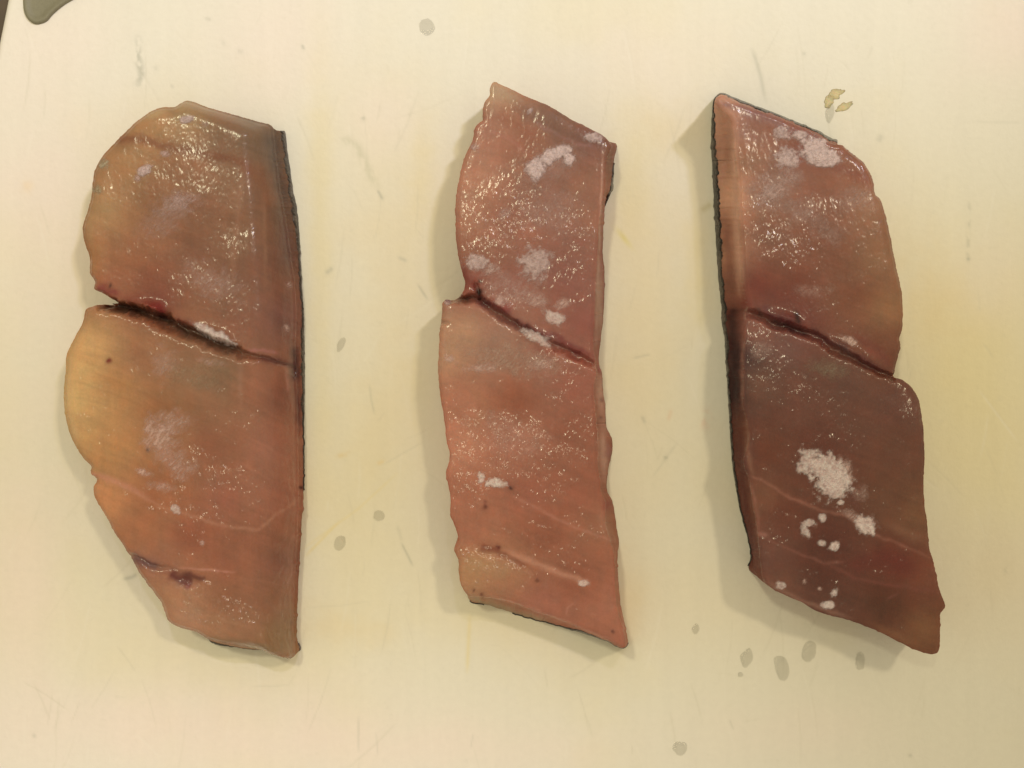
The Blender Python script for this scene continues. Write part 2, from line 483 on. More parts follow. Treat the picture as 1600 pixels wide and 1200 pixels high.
def resample(a, seed, jag=1.0):
    """closed Catmull-Rom through the control rows, about every 0.25 mm, with ragged cut edges"""
    n = len(a); out = []
    for i in range(n):
        p0, p1, p2, p3 = a[(i - 1) % n], a[i], a[(i + 1) % n], a[(i + 2) % n]
        L = np.hypot(*(p2[:2] - p1[:2])); m = max(2, int(L / 0.00022))
        # limit overshoot at short/long neighbours
        t1 = (p2 - p0) * 0.5; t2 = (p3 - p1) * 0.5
        l1 = np.hypot(*t1[:2]) + 1e-9; l2 = np.hypot(*t2[:2]) + 1e-9
        t1 = t1 * min(1, L / l1 * 1.0); t2 = t2 * min(1, L / l2 * 1.0)
        for t in np.linspace(0, 1, m, endpoint=False):
            h = 2 * t ** 3 - 3 * t ** 2 + 1; h2 = t ** 3 - 2 * t ** 2 + t; h3 = -2 * t ** 3 + 3 * t ** 2; h4 = t ** 3 - t ** 2
            out.append(h * p1 + h2 * t1 + h3 * p2 + h4 * t2)
    o = np.array(out)
    tan = np.roll(o[:, :2], -2, 0) - np.roll(o[:, :2], 2, 0); tan /= np.linalg.norm(tan, axis=1)[:, None] + 1e-12
    nor = np.stack([-tan[:, 1], tan[:, 0]], -1)
    s = np.arange(len(o)) * 0.22
    j = (fbm(s / 1.1, s * 0 + 3.3, seed, 4, 0.62) * 0.00013 - 0.00016 * sstep(0.25, 0.7, fbm(s / 0.9, s * 0 + 8.3, seed + 5, 2))) * jag
    o[:, :2] += nor * j[:, None]; o[:, 4:6] += nor * (j * 1.2)[:, None]
    return o

def build_fish(name, label, T, outline, samples, strokes, grooves, frosts, bumps, seed, skin_tone, grain, wet, glints=()):
    root = bpy.data.objects.new(name, None); C.objects.link(root)
    tag(root, label, 'fish piece', 'raw fish pieces laid side by side on the cutting board')
    ctrl = expand(outline, T); ol = resample(ctrl, seed)
    root.location = (ctrl[:, 4].mean(), ctrl[:, 5].mean(), 0)
    org = np.array([root.location[0], root.location[1], 0])
    step = 0.00020
    x0, x1 = ol[:, 0].min() - 3 * step, ol[:, 0].max() + 3 * step
    y0, y1 = ol[:, 1].min() - 3 * step, ol[:, 1].max() + 3 * step
    xs = np.arange(x0, x1, step); ys = np.arange(y0, y1, step)
    X, Y = np.meshgrid(xs, ys); sh = X.shape
    x = X.ravel(); y = Y.ravel()
    # nearest outline segment, exact near the rim and from coarse outline inside
    seg = ol; ns = len(seg)
    A = seg[:, :2]; B = np.roll(A, -1, 0); D = B - A; L2 = (D ** 2).sum(1) + 1e-18
    cell = 0.0025
    best = np.full(x.shape, 1e9); par = np.zeros(x.shape)
    # coarse pass on every 8th point
    cx = A[::8]
    ck = np.zeros(len(x), np.int64)
    for s in range(0, len(x), 20000):
        d2 = (x[s:s + 20000, None] - cx[None, :, 0]) ** 2 + (y[s:s + 20000, None] - cx[None, :, 1]) ** 2
        ck[s:s + 20000] = d2.argmin(1) * 8
    for k in range(-9, 10):
        i = (ck + k) % ns
        t = np.clip(((x - A[i, 0]) * D[i, 0] + (y - A[i, 1]) * D[i, 1]) / L2[i], 0, 1)
        d = np.hypot(x - A[i, 0] - t * D[i, 0], y - A[i, 1] - t * D[i, 1])
        m = d < best; best[m] = d[m]; par[m] = (i + t)[m]
    # inside test by scanline parity
    inside = np.zeros(sh, bool)
    for r, yy in enumerate(ys):
        c = ((A[:, 1] > yy) != (B[:, 1] > yy))
        xi = A[c, 0] + (yy - A[c, 1]) / (B[c, 1] - A[c, 1]) * (B[c, 0] - A[c, 0])
        xi = np.sort(xi); inside[r] = (np.searchsorted(xi, xs) % 2) == 1
    sd = np.where(inside.ravel(), best, -best)
    def at(p, col):
        i = np.floor(p).astype(int) % ns; t = p - np.floor(p); j = (i + 1) % ns
        return seg[i, col] * (1 - t) + seg[j, col] * t
    zr = at(par, 2); R = at(par, 3)
    Tm = T * 1e-3
    top = Tm + 0.0004 * fbm(x / 0.012, y / 0.012, seed + 40, 3)
    f = np.clip(1 - np.maximum(sd, 0) / R, 0, 1)
    f = f ** 2
    h = top - (top - zr) * f
    h = np.where(sd < 0, zr, h)
    msk = (sd > -step).reshape(sh)
    hb = blur(h.reshape(sh), msk, 2, 1); hb2 = blur(h.reshape(sh), msk, 3, 3)
    wedge = sstep(0.0002, 0.0015, sd).reshape(sh)
    h = (hb * (1 - wedge) + hb2 * wedge).ravel()
    # photo-pixel coordinates of the undisturbed surface
    px, py = to_px(x, y, h)
    for (bx, by, rx, ry, ang, dh) in bumps:
        a = math.radians(ang); dx = px - bx; dy = py - by
        u = (dx * math.cos(a) + dy * math.sin(a)) / rx; v = (-dx * math.sin(a) + dy * math.cos(a)) / ry
        h = h + dh * 1e-3 * np.exp(-(u * u + v * v))
    for pts, rag in grooves:      # pts: (x, y, half width px, depth mm, skew)
        g = np.array(pts, float)
        di, pr, side = poly_dist(px + 3 * fbm(px / 14, py / 14, seed + 9, 3) * rag, py + 4 * fbm(px / 11, py / 11, seed + 12, 3) * rag, pts)
        i = np.clip(np.floor(pr).astype(int), 0, len(g) - 2); t = pr - i
        w = g[i, 2] * (1 - t) + g[i + 1, 2] * t; dep = (g[i, 3] * (1 - t) + g[i + 1, 3] * t) * 0.78
        ww = np.where(side < 0, w * 0.75, w * 1.25)        # upper side steeper
        r = di / ww
        h = h - dep * 1e-3 * np.exp(-r ** 2.4)
    # fine relief: fibres and grain of the cut
    fib = fbm(px / 5.5, py / 26, seed + 60, 3) * 0.00002 + fbm(px / 3.2 + py / 9, py / 4.2 - px / 9, seed + 70, 3) * 0.00002
    h = h + fib * sstep(0, 0.0006, sd)
    px, py = to_px(x, y, h)
    # --- flesh colour, with some shading left in the samples and strokes
    def colour(px, py, is_wall=None):
        c = idw(px, py, samples)
        n1 = fbm(px / 60, py / 60, seed + 1, 4); n2 = fbm(px / 14, py / 14, seed + 2, 3)
        nf = fbm(px / 7, py / 90, seed + 3, 3)
        lum = c.mean(-1, keepdims=True); c = np.clip((c * (0.75 + 0.07 * (T > 14)) + lum * (0.25 - 0.07 * (T > 14))) * np.array([0.955, 1.02, 1.03]) * (1 - 0.16 * sstep(1050, 1150, px) * sstep(480, 620, py))[..., None] - 0.006, 0.006, 1) ** 1.16 * 1.17  # right piece's lower half darkened: deeper flesh tone plus some painted shade
        c = c * (1 + 0.10 * n1 + 0.07 * n2 + 0.05 * nf)[..., None]
        fl = np.where(px < 700, 0.42, 0.40); fx = px * np.cos(fl) + py * np.sin(fl); fy = -px * np.sin(fl) + py * np.cos(fl)
        warp = 12 * fbm(px / 90, py / 90, seed + 8, 2)
        st_ = fbm(fx / 95, (fy + warp) / 4.5, seed + 4, 3); st2 = fbm((fx + warp) / 60, (fy + warp) / 13, seed + 5, 3)
        c = c * (1 + 0.075 * st_ + 0.075 * st2)[..., None]
        c = c * (1 + np.stack([0.02 * n2, -0.05 * n2, -0.07 * n2], -1))
        for s_ in strokes:
            pts, w, rgb, st = s_[:4]
            if w <= 4 and len(pts) > 2 and rgb[0] > 150: w = w * 0.72; st = st * 0.55
            rag = s_[4] if len(s_) > 4 else 0.5
            p = pts
            bx0 = min(q[0] for q in p) - 4 * w - 8; bx1 = max(q[0] for q in p) + 4 * w + 8
            by0 = min(q[1] for q in p) - 4 * w - 8; by1 = max(q[1] for q in p) + 4 * w + 8
            m = (px > bx0) & (px < bx1) & (py > by0) & (py < by1)
            if not m.any(): continue
            qx = px[m]; qy = py[m]
            jx = qx + rag * 6 * fbm(qx / 13, qy / 13, seed + 31, 3); jy = qy + rag * 6 * fbm(qx / 12, qy / 12, seed + 37, 3)
            if len(p) == 1: di = np.hypot(jx - p[0][0], jy - p[0][1]); env = 1.0
            else:
                di, pr, _ = poly_dist(jx, jy, p); L = len(p) - 1
                env = np.clip(np.minimum(pr, L - pr) * 2.5 + 0.25, 0, 1)
            a = np.exp(-(di / w) ** 2) * env * st
            cc = lin(rgb) / np.array([0.98, 0.86, 0.62]) / np.mean([gshade(float(q[0]), float(q[1])) for q in p])
            cl = cc.mean(); cc = np.clip((cc * 0.77 + cl * 0.23) * np.array([0.90, 0.94, 0.97]) - 0.006, 0.005, 1) ** 1.12 * 1.12
            a = a * (0.75 + 0.45 * sstep(-0.5, 0.3, fbm(qx / 9, qy / 9, seed + 61, 3))) if w < 4 else a
            a = np.clip(a, 0, 1)
            c[m] = c[m] * (1 - a[:, None]) + cc * a[:, None]
        return np.clip(c, 0.004, 0.9)
    # --- grid cells kept
    sdg = sd.reshape(sh); ok = sdg > -0.25 * step
    cells = ok[:-1, :-1] & ok[1:, :-1] & ok[1:, 1:] & ok[:-1, 1:]
    # drop whisker cells
    nb = np.zeros(cells.shape, int)
    nb[1:] += cells[:-1]; nb[:-1] += cells[1:]; nb[:, 1:] += cells[:, :-1]; nb[:, :-1] += cells[:, 1:]
    cells &= nb >= 2
    idx = np.arange(X.size).reshape(sh)
    cr, cc_ = np.nonzero(cells)
    quads = np.stack([idx[cr, cc_], idx[cr, cc_ + 1], idx[cr + 1, cc_ + 1], idx[cr + 1, cc_]], -1)
    cnt = np.bincount(quads.ravel(), minlength=X.size)
    used = cnt > 0
    # boundary edges: directed edges without twin
    e = np.concatenate([quads[:, [k, (k + 1) % 4]] for k in range(4)])
    key = e[:, 0] * X.size + e[:, 1]; rev = e[:, 1] * X.size + e[:, 0]
    be = e[~np.isin(key, rev)]
    bv = np.unique(be.ravel())
    # snap rim vertices onto the outline
    ib = np.floor(par[bv]).astype(int)
    sx = at(par[bv], 0); sy = at(par[bv], 1)
    x[bv] = sx; y[bv] = sy
    px, py = to_px(x, y, h)
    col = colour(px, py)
    # wetness map
    wetm = np.full(px.shape, 0.46)
    for (gx, gy, grx, gry, gang, gs) in glints:
        a = math.radians(gang); dx = px - gx; dy = py - gy
        u = (dx * math.cos(a) + dy * math.sin(a)) / grx; v = (-dx * math.sin(a) + dy * math.cos(a)) / gry
        wetm = np.maximum(wetm, 0.86 * gs * np.exp(-(u * u + v * v) ** 1.5))
    wetm = wetm * (0.66 + 0.72 * sstep(420, 800, py)) * (0.5 + 0.5 * sstep(180, 380, py))
    wetm = wetm * (0.8 + 0.4 * sstep(-0.3, 0.3, fbm(px / 30, py / 30, seed + 80, 3)))
    new = -np.ones(X.size, np.int64); uidx = np.nonzero(used)[0]; new[uidx] = np.arange(len(uidx))
    V = [np.stack([x[uidx], y[uidx], h[uidx]], -1)]; Cc = [col[uidx]]; Wt = [wetm[uidx]]
    F = [new[quads]]
    nbv = len(bv); bmap = -np.ones(X.size, np.int64); bmap[bv] = np.arange(nbv)
    rx, ry, rz = x[bv], y[bv], h[bv]
    bx, by = at(par[bv], 4), at(par[bv], 5); sk = at(par[bv], 6)
    # outward direction
    ii = ib % ns; dn = np.stack([D[ii, 1], -D[ii, 0]], -1); dn /= np.linalg.norm(dn, axis=1)[:, None] + 1e-12
    area = 0.5 * np.sum(A[:, 0] * B[:, 1] - B[:, 0] * A[:, 1])
    if area < 0: dn = -dn
    K = 9; prev = new[bv]; base_id = len(uidx)
    eb = bmap[be]
    rings = []
    for k in range(1, K + 1):
        t = k / K
        zz = rz * (1 - t) + 0.00012 * t
        te = t
        sx = rx * (1 - te) + bx * te; sy = ry * (1 - te) + by * te
        bul = 0.00035 * math.sin(math.pi * t) * fbm((par[bv]) / 14, np.full(nbv, t * 3.0), seed + 90, 3) + 0.00006 * fbm(par[bv] / 3, np.full(nbv, t * 9.0), seed + 93, 3) * (1 if k < K else 0)
        sx = sx + dn[:, 0] * bul; sy = sy + dn[:, 1] * bul
        V.append(np.stack([sx, sy, zz], -1)); rings.append((sx, sy, zz))
        qx, qy = to_px(sx, sy, zz)
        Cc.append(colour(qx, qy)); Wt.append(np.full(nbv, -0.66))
        cur = np.arange(nbv) + base_id; base_id += nbv
        F.append(np.stack([cur[eb[:, 0]], cur[eb[:, 1]], prev[eb[:, 1]], prev[eb[:, 0]]], -1))
        prev = cur
    V.append(np.array([[bx.mean(), by.mean(), 0.00012]])); Cc.append(col[uidx][:1]); Wt.append(np.array([0.5]))
    F.append(np.stack([prev[eb[:, 1]], prev[eb[:, 0]], np.full(len(eb), base_id)], -1))
    V = np.concatenate(V) - org; Cc = np.concatenate(Cc); Wt = np.concatenate(Wt)
    make_mesh('flesh', V, F, flesh_material(name + '_flesh', grain, wet), root, Cc, {'wet': Wt})
    # --- skin: wraps the foot of the cut, proud by 0.12 mm
    q = [(0.00010, 0.0, 0.0), (0.00016, 0.35, 1), (0.00016, 0.8, 1), (0.00010, 1.0, 1), (-0.0001, 1.03, 1)]
    SV = []; SC = []
    jag = 1 + 0.6 * fbm(par[bv] / 5, par[bv] * 0, seed + 95, 4, 0.65)
    for off, fr, _ in q:
        zz = np.minimum(sk * fr * jag * (0.72 if sk.max() < 0.0095 else 0.9), rz * 0.97); t = 1 - zz / np.maximum(rz, 1e-6)
        sx = rx * (1 - t) + bx * t; sy = ry * (1 - t) + by * t
        sx = sx + dn[:, 0] * off * 1.6; sy = sy + dn[:, 1] * off * 1.6
        SV.append(np.stack([sx, sy, np.maximum(zz, 0.00002)], -1))
        qx, qy = to_px(sx, sy, zz)
        n = fbm(qx / 6, qy / 9, seed + 97, 3)
        base = np.array(skin_tone)[None] * (1 + 0.5 * n)[:, None]
        silver = sstep(0.0, 0.5, n)[:, None] * 0.5
        SC.append(np.clip(base * (1 - silver) + np.array([0.13, 0.10, 0.085]) * silver, 0.003, 1))
    SF = []
    for k in range(len(q) - 1):
        a = np.arange(nbv) + k * nbv; b_ = a + nbv
        SF.append(np.stack([a[eb[:, 0]], a[eb[:, 1]], b_[eb[:, 1]], b_[eb[:, 0]]], -1))
    keep_ = (sk[eb[:, 0]] > 0.0003) & (sk[eb[:, 1]] > 0.0003)
    SF = [f_[keep_] for f_ in SF]
    make_mesh('skin', np.concatenate(SV) - org, SF, M_SKIN, root, np.concatenate(SC))
    # --- frost patches: crusts lying on the surface, each its own part
    cgrid = (cr, cc_)
    qx = px; qy = py
    for fi, fr in enumerate(frosts):
        cx_, cy_, frx, fry, ang, op = fr[:6]
        rag = fr[6] if len(fr) > 6 else 0.75
        tone = fr[7] if len(fr) > 7 else (230, 194, 172) if op > 0.55 else (218, 176, 152)
        a = math.radians(ang); dx = qx - cx_; dy = qy - cy_
        near = (np.abs(dx) < 2.2 * max(frx, fry)) & (np.abs(dy) < 2.2 * max(frx, fry)) & used
        u = (dx * math.cos(a) + dy * math.sin(a)) / frx; v = (-dx * math.sin(a) + dy * math.cos(a)) / fry
        r = np.hypot(u, v)
        nz = fbm(qx / 11, qy / 11, seed + 200 + fi * 3, 4, 0.62)
        r2 = r + rag * nz * 0.8 + 0.15 * fbm(qx / 3.5, qy / 3.5, seed + 300 + fi, 2)
        if op > 0.55:
            r2 = r2 * 0.9 + 0.35 * rag * fbm(qx / 5.5, qy / 5.5, seed + 320 + fi, 3)
            cover = (1 - sstep(0.55, 1.12, r2)) * near
        else:
            r2 = r + 0.9 * nz * 0.8
            cover = (1 - sstep(0.15, 1.4, r2)) * near * (0.6 + 0.8 * sstep(-0.4, 0.5, fbm((qx + qy) / 3.0, (qx - qy) / 9.0, seed + 350 + fi, 3)))
        m = cover > 0.02
        mc = m[idx[cr, cc_]] | m[idx[cr, cc_ + 1]] | m[idx[cr + 1, cc_ + 1]] | m[idx[cr + 1, cc_]]
        if mc.sum() < 6: continue
        qd = quads[mc]; vi = np.unique(qd); mp = -np.ones(X.size, np.int64); mp[vi] = np.arange(len(vi))
        lump = 0.5 + 0.5 * fbm(qx[vi] / 4.0, qy[vi] / 4.0, seed + 400 + fi, 3)
        thick = 0.00005 + cover[vi] * (0.00004 + (0.00008 + 0.00042 * lump) * (op > 0.55))
        vv = np.stack([x[vi], y[vi], h[vi] + thick], -1) - org
        inc = np.array([0.98, 0.86, 0.62]) * gshade(float(cx_), float(cy_))
        cc = (lin(tone) / inc)[None] * (0.78 + 0.3 * lump)[:, None]
        make_mesh('frost_patch', vv, [mp[qd]], M_FROST, root, np.clip(cc, 0, .95), {'cover': np.clip(cover[vi] * op * ((0.74 + 0.55 * lump) if op > .55 else 1.25), 0, .92)})
    return root, (x, y, h)

# each sample: photo pixel and the colour seen there, some shading included
F1S = [(290,175,170,125,75),(230,200,182,124,68),(400,200,135,98,66),(350,230,140,92,60),(200,260,180,120,65),(300,260,158,95,55),
 (420,300,143,92,60),(160,330,185,130,75),(250,300,155,95,55),(320,330,148,88,54),(390,350,145,90,55),(450,400,122,78,58),
 (200,400,162,92,50),(230,440,138,66,38),(300,400,146,84,54),(400,430,140,82,54),(440,500,125,75,60),(250,465,130,58,38),
 (380,500,135,75,50),(140,400,178,115,60),(180,440,160,85,50),(425,230,120,88,62),(440,330,120,84,60),
 (140,540,190,135,75),(112,620,196,148,84),(180,600,168,108,54),(220,560,152,92,55),(250,650,145,85,42),(300,580,140,92,60),
 (350,600,130,85,55),(400,600,150,85,55),(440,620,125,70,50),(330,700,145,80,50),(420,700,155,90,65),(170,700,172,112,56),
 (250,770,155,85,45),(160,790,184,115,62),(350,780,150,80,55),(440,780,150,85,60),(220,820,162,92,50),(300,840,145,70,40),
 (400,850,145,80,50),(440,880,130,75,55),(250,880,150,90,60),(350,880,145,75,45),(270,930,165,105,65),(350,940,140,80,45),
 (420,930,135,80,50),(330,980,155,100,60),(430,1000,140,95,55),(300,970,165,110,75),(130,580,190,138,76),(130,680,186,132,72)]
F2S = [(775,140,188,142,98),(800,180,172,108,72),(870,190,142,92,66),(920,220,140,80,60),(760,200,176,106,76),(820,230,160,90,60),
 (740,260,185,115,80),(850,300,155,92,66),(930,280,160,95,65),(730,350,180,110,75),(800,350,160,90,65),(900,380,150,85,65),
 (930,350,165,100,70),(740,390,165,95,65),(800,450,150,80,60),(880,430,145,75,60),(910,500,140,70,55),(740,440,148,66,48),
 (720,520,165,115,80),(700,560,170,115,80),(780,530,152,102,78),(850,560,150,90,70),(900,600,145,75,55),(720,620,165,95,65),
 (800,620,145,75,45),(900,680,145,75,50),(720,700,175,105,75),(800,700,160,90,65),(730,770,165,90,60),(830,770,155,80,55),
 (900,770,150,78,52),(740,830,160,90,60),(850,840,140,70,42),(930,830,150,85,55),(740,890,165,110,65),(800,890,155,95,60),
 (900,900,140,70,42),(950,950,158,88,60),(850,940,155,85,60),(940,980,155,85,56),(735,300,188,118,82)]
F3S = [(1130,180,205,140,104),(1180,190,155,98,78),(1250,230,150,80,60),(1330,260,155,92,62),(1170,250,160,102,68),(1138,300,215,150,110),  # left wall samples painted brighter to offset the shade on that side
 (1200,280,150,95,70),(1300,320,145,85,60),(1360,320,165,108,72),(1140,400,190,128,92),(1200,370,132,76,52),(1280,380,135,75,50),
 (1380,400,155,102,66),(1180,440,130,50,30),(1240,450,120,55,35),(1330,460,130,72,46),(1390,480,140,92,56),(1380,550,120,62,36),
 (1250,500,110,45,35),(1190,510,135,78,62),(1230,540,116,72,62),(1320,590,110,66,52),(1180,600,125,75,55),(1250,620,115,62,46),
 (1400,630,112,62,48),(1200,700,115,55,32),(1280,700,105,45,30),(1400,700,112,62,42),(1200,780,130,76,50),(1220,800,115,50,30),
 (1300,850,97,37,24),(1400,780,116,66,42),(1430,800,127,78,46),(1200,870,120,66,50),(1280,900,97,42,28),(1400,880,112,38,22),
 (1440,900,130,66,40),(1380,950,97,47,26),(1440,980,126,72,38),(1300,950,107,57,40),(1220,920,125,75,55),(1155,700,100,52,40),
 (1165,560,70,34,36),(1145,610,58,26,26),(1150,430,120,76,58)]

# outlines (photo pixels).  Entries with more numbers: base seen there, rim offset dx, dy, rim z mm, rounding R mm, skin height mm
E = lambda x, y, z, R, s=0.2: (x, y, None, 0, z, R, s)
F1O = [E(295,159,7.5,4), E(274,167.5,8,3), E(248,170,8.5,3), E(219,187,8.5,3), E(198,206,9,3), E(177,227,9,3), E(159,248,9,3), E(149,269,9,3),
 E(146,287,9,3), E(143,311,9,3.5), E(136,337,9,3.5), E(130,358,9,3.5), E(134,381,9,3.5), E(141,402,9,3), E(142,425,9,2), E(151,442,9,1.5), E(149,452,9,1),
 E(161,458,9,1), E(178,469,9,1), E(170,474,8,1), E(158,475,9,1), E(147,479,9.5,2), E(136,483,9,3), E(130,504,9,3.5), E(114,535,9,4), E(105,554,9,4), E(103.6,577,9,4),
 E(101,604,9,4), E(102,643,9,4), E(109,675,9,4), E(119,696,9,3.5), E(132,716,9,3), E(144,729,9.5,2), E(143,738,9.5,1.5), E(153,749,9.5,1.5), E(147,762,9.5,2), E(151,780,9.5,2.5),
 E(167,807,9.5,2), E(182,835,9.5,2), E(195.5,854,9.5,2), E(203,867,9.5,2), E(222,898,9,2,1), E(240,922,9,2), E(256,946,9,2), E(264,969,9,2),
 E(279.5,978.6,9,2), E(306,986,9,2,0.6), (329,1001,0,-2,9,2,5), (369,1010,0,-2,8,3,4), (403,1014,0,-2,7,3,3), E(429,1020.6,5,3,.4), E(447.5,1024.5,4.2,3,.4), E(461,1023,3.5,3,.6),
 (464,1000,-3,0,3.2,8,.2), (464,982.5,-5,0,3.5,10,.2), (466,917,-6,0,4,11,.2), (468.5,877.5,-6,0,4,12,.2), (471,825,-6,0,4.5,12,.2), (474,785.6,-7,0,4.5,12,.25), (474,746,-8,0,4.6,12,.4),
 (474,656,-9,0,4.6,12,1.2), (475,604,-12,0,5,12,2.2), (475,551,-14,0,5,12,2.4), (474,499,-11,0,5,12,1.8), (471,446,-10,0,5,12,1.7), (468.5,402.5,-14,0,5,11,2.1), (464.6,337,-19,0,5.5,10,2.6),
 (458,303,-19,0,5.8,9,2.8), (450,250,-18,0,6,9,3.0), (443.6,205,-16,4,6,8,3.0), E(424,197,6,8,2), E(395,188.6,6.5,6,1), E(369,181,7,5), E(329,170,7.5,4)]
F1G = [([(160,474,6,7),(178,476,7,8),(205,481,8.5,7),(240,491,9,6),(280,511,9,5.5),(320,527,8.5,5),(355,542,8,4.2),(385,553,6,2.6),(410,557,4,1.2),(440,566,4,1.0),(462,580,5,1.2)],1.4),
 ([(462,540,5,0.6),(458,590,6,0.9),(466,640,4,0.4)],0.5), ([(205,868,4,1.0),(240,884,5,0.8),(280,890,3,0.2)],0.9)]
F1T = [ # strokes: points, half width px, colour seen (dark slit strokes carry its shade), strength, raggedness
 ([(185,222),(200,217),(240,224),(270,232),(330,242),(375,252),(395,275)],7,(140,72,36),.75),([(205,205),(245,222)],4,(145,80,40),.5),
 ([(375,252),(410,285),(425,330)],14,(150,88,50),.5),([(380,262),(372,330),(362,440)],5,(172,112,76),.35,.3),([(412,280),(415,450)],3,(165,108,70),.35,.2),
 ([(424,200),(432,260),(448,330)],12,(104,80,62),.75,.6),([(440,330),(455,420)],9,(112,74,60),.6,.6),
 ([(150,449),(165,452),(185,462)],7,(140,56,46),.85,.8),([(172,445),(176,447)],4,(70,20,16),.8),([(185,468),(230,470),(262,478)],10,(130,45,32),.6),
 ([(160,476),(200,482),(245,494),(290,516),(340,534),(375,550)],9,(92,60,42),.8,.5),([(185,492),(230,505),(280,522)],8,(140,74,40),.5),
 ([(232,478),(248,483),(256,490)],7,(128,34,30),.9,.8),([(245,490),(262,498)],5,(58,20,18),.9),([(270,498),(300,506),(325,515)],6,(118,52,40),.6,.8),
 ([(385,547),(410,548),(436,552)],4,(168,98,86),.85,.4),([(400,560),(440,566),(462,574)],6,(95,48,42),.75,.6),([(455,540),(462,565),(463,600)],8,(72,34,36),.85,.7),
 ([(464,600),(468,680)],5,(86,44,42),.7,.5),([(447,575),(452,620)],2.5,(170,105,82),.4,.3),([(170,564)],4,(120,38,20),.9),([(232,703)],4,(90,40,16),.95),([(165,568),(172,563)],2.5,(130,40,25),.8),
 ([(375,560),(376,640)],4,(160,110,82),.3,.3),([(143,736),(172,748),(210,770),(260,795),(300,806),(350,822),(400,828),(415,820),(430,805),(470,778)],4,(182,118,84),.55,.4),
 ([(150,742),(190,755),(230,778)],5,(184,112,80),.55,.5),([(130,740),(160,744)],3,(196,116,84),.5),([(268,886),(320,890),(368,894)],2.6,(188,120,92),.85,.3),
 ([(205,868),(225,878),(250,886)],9,(104,64,60),.8,.7),([(262,892),(285,905),(300,910)],11,(104,34,32),.9,.9),([(285,896),(310,902),(322,905)],6,(92,28,24),.8,.8),([(288,915),(296,918)],5,(140,66,60),.7),
 ([(380,905),(410,908),(450,918)],2.5,(165,100,66),.35,.4),([(240,915),(300,925),(340,950)],2.5,(170,110,66),.3,.4),([(270,960),(340,965),(400,985)],3,(172,116,74),.35,.5),
 ([(455,870),(456,895),(450,912)],2,(168,108,84),.35,.3),([(458,835),(450,860),(452,885)],2,(165,104,80),.35,.3),([(300,990),(380,1007),(440,1018)],4,(128,100,62),.5,.8),
 ([(108,560),(104,640),(120,690)],7,(200,152,92),.5,.4),([(140,330),(140,380)],8,(192,142,84),.4,.5),([(225,183),(262,172)],7,(200,156,96),.6,.5),([(275,168),(300,165)],8,(186,142,84),.5,.5),
 ([(470,757),(472,765)],3.5,(80,30,30),.8),([(300,252),(340,256),(378,262)],2.5,(176,122,84),.35,.3),([(186,858),(183,866)],4,(205,160,90),.8)]
F1F = [(291,187,12,6,-12,.72,.45),(226,266,13,8,-30,.7),(215,278,6,6,0,.5),(257,240,7,5,0,.5,.5),(162,256,10,9,40,.5,.6,(200,178,135)),(152,297,8,8,0,.5,.6,(200,176,130)),
 (272,322,40,17,-20,.30),(280,312,20,14,-10,.38),(320,195,6,5,0,.3),(330,440,50,26,20,.20),(255,350,40,20,-20,.16),(336,523,30,8,24,.8,.8),(318,512,14,6,30,.6,.8),
 (250,685,24,32,-35,.42),(275,725,34,18,30,.28),(268,660,30,18,0,.25),(300,588,40,20,15,.22,.7,(170,140,105)),(255,570,20,26,0,.2),(275,795,9,6,20,.6,.8),
 (225,738,14,6,20,.5),(250,760,20,8,10,.28),(345,575,34,26,10,.14,.7,(160,135,100)),(330,565,22,6,10,.2),(448,512,6,4,60,.5),(316,848,4,4,0,.5),(452,445,5,5,0,.4)]

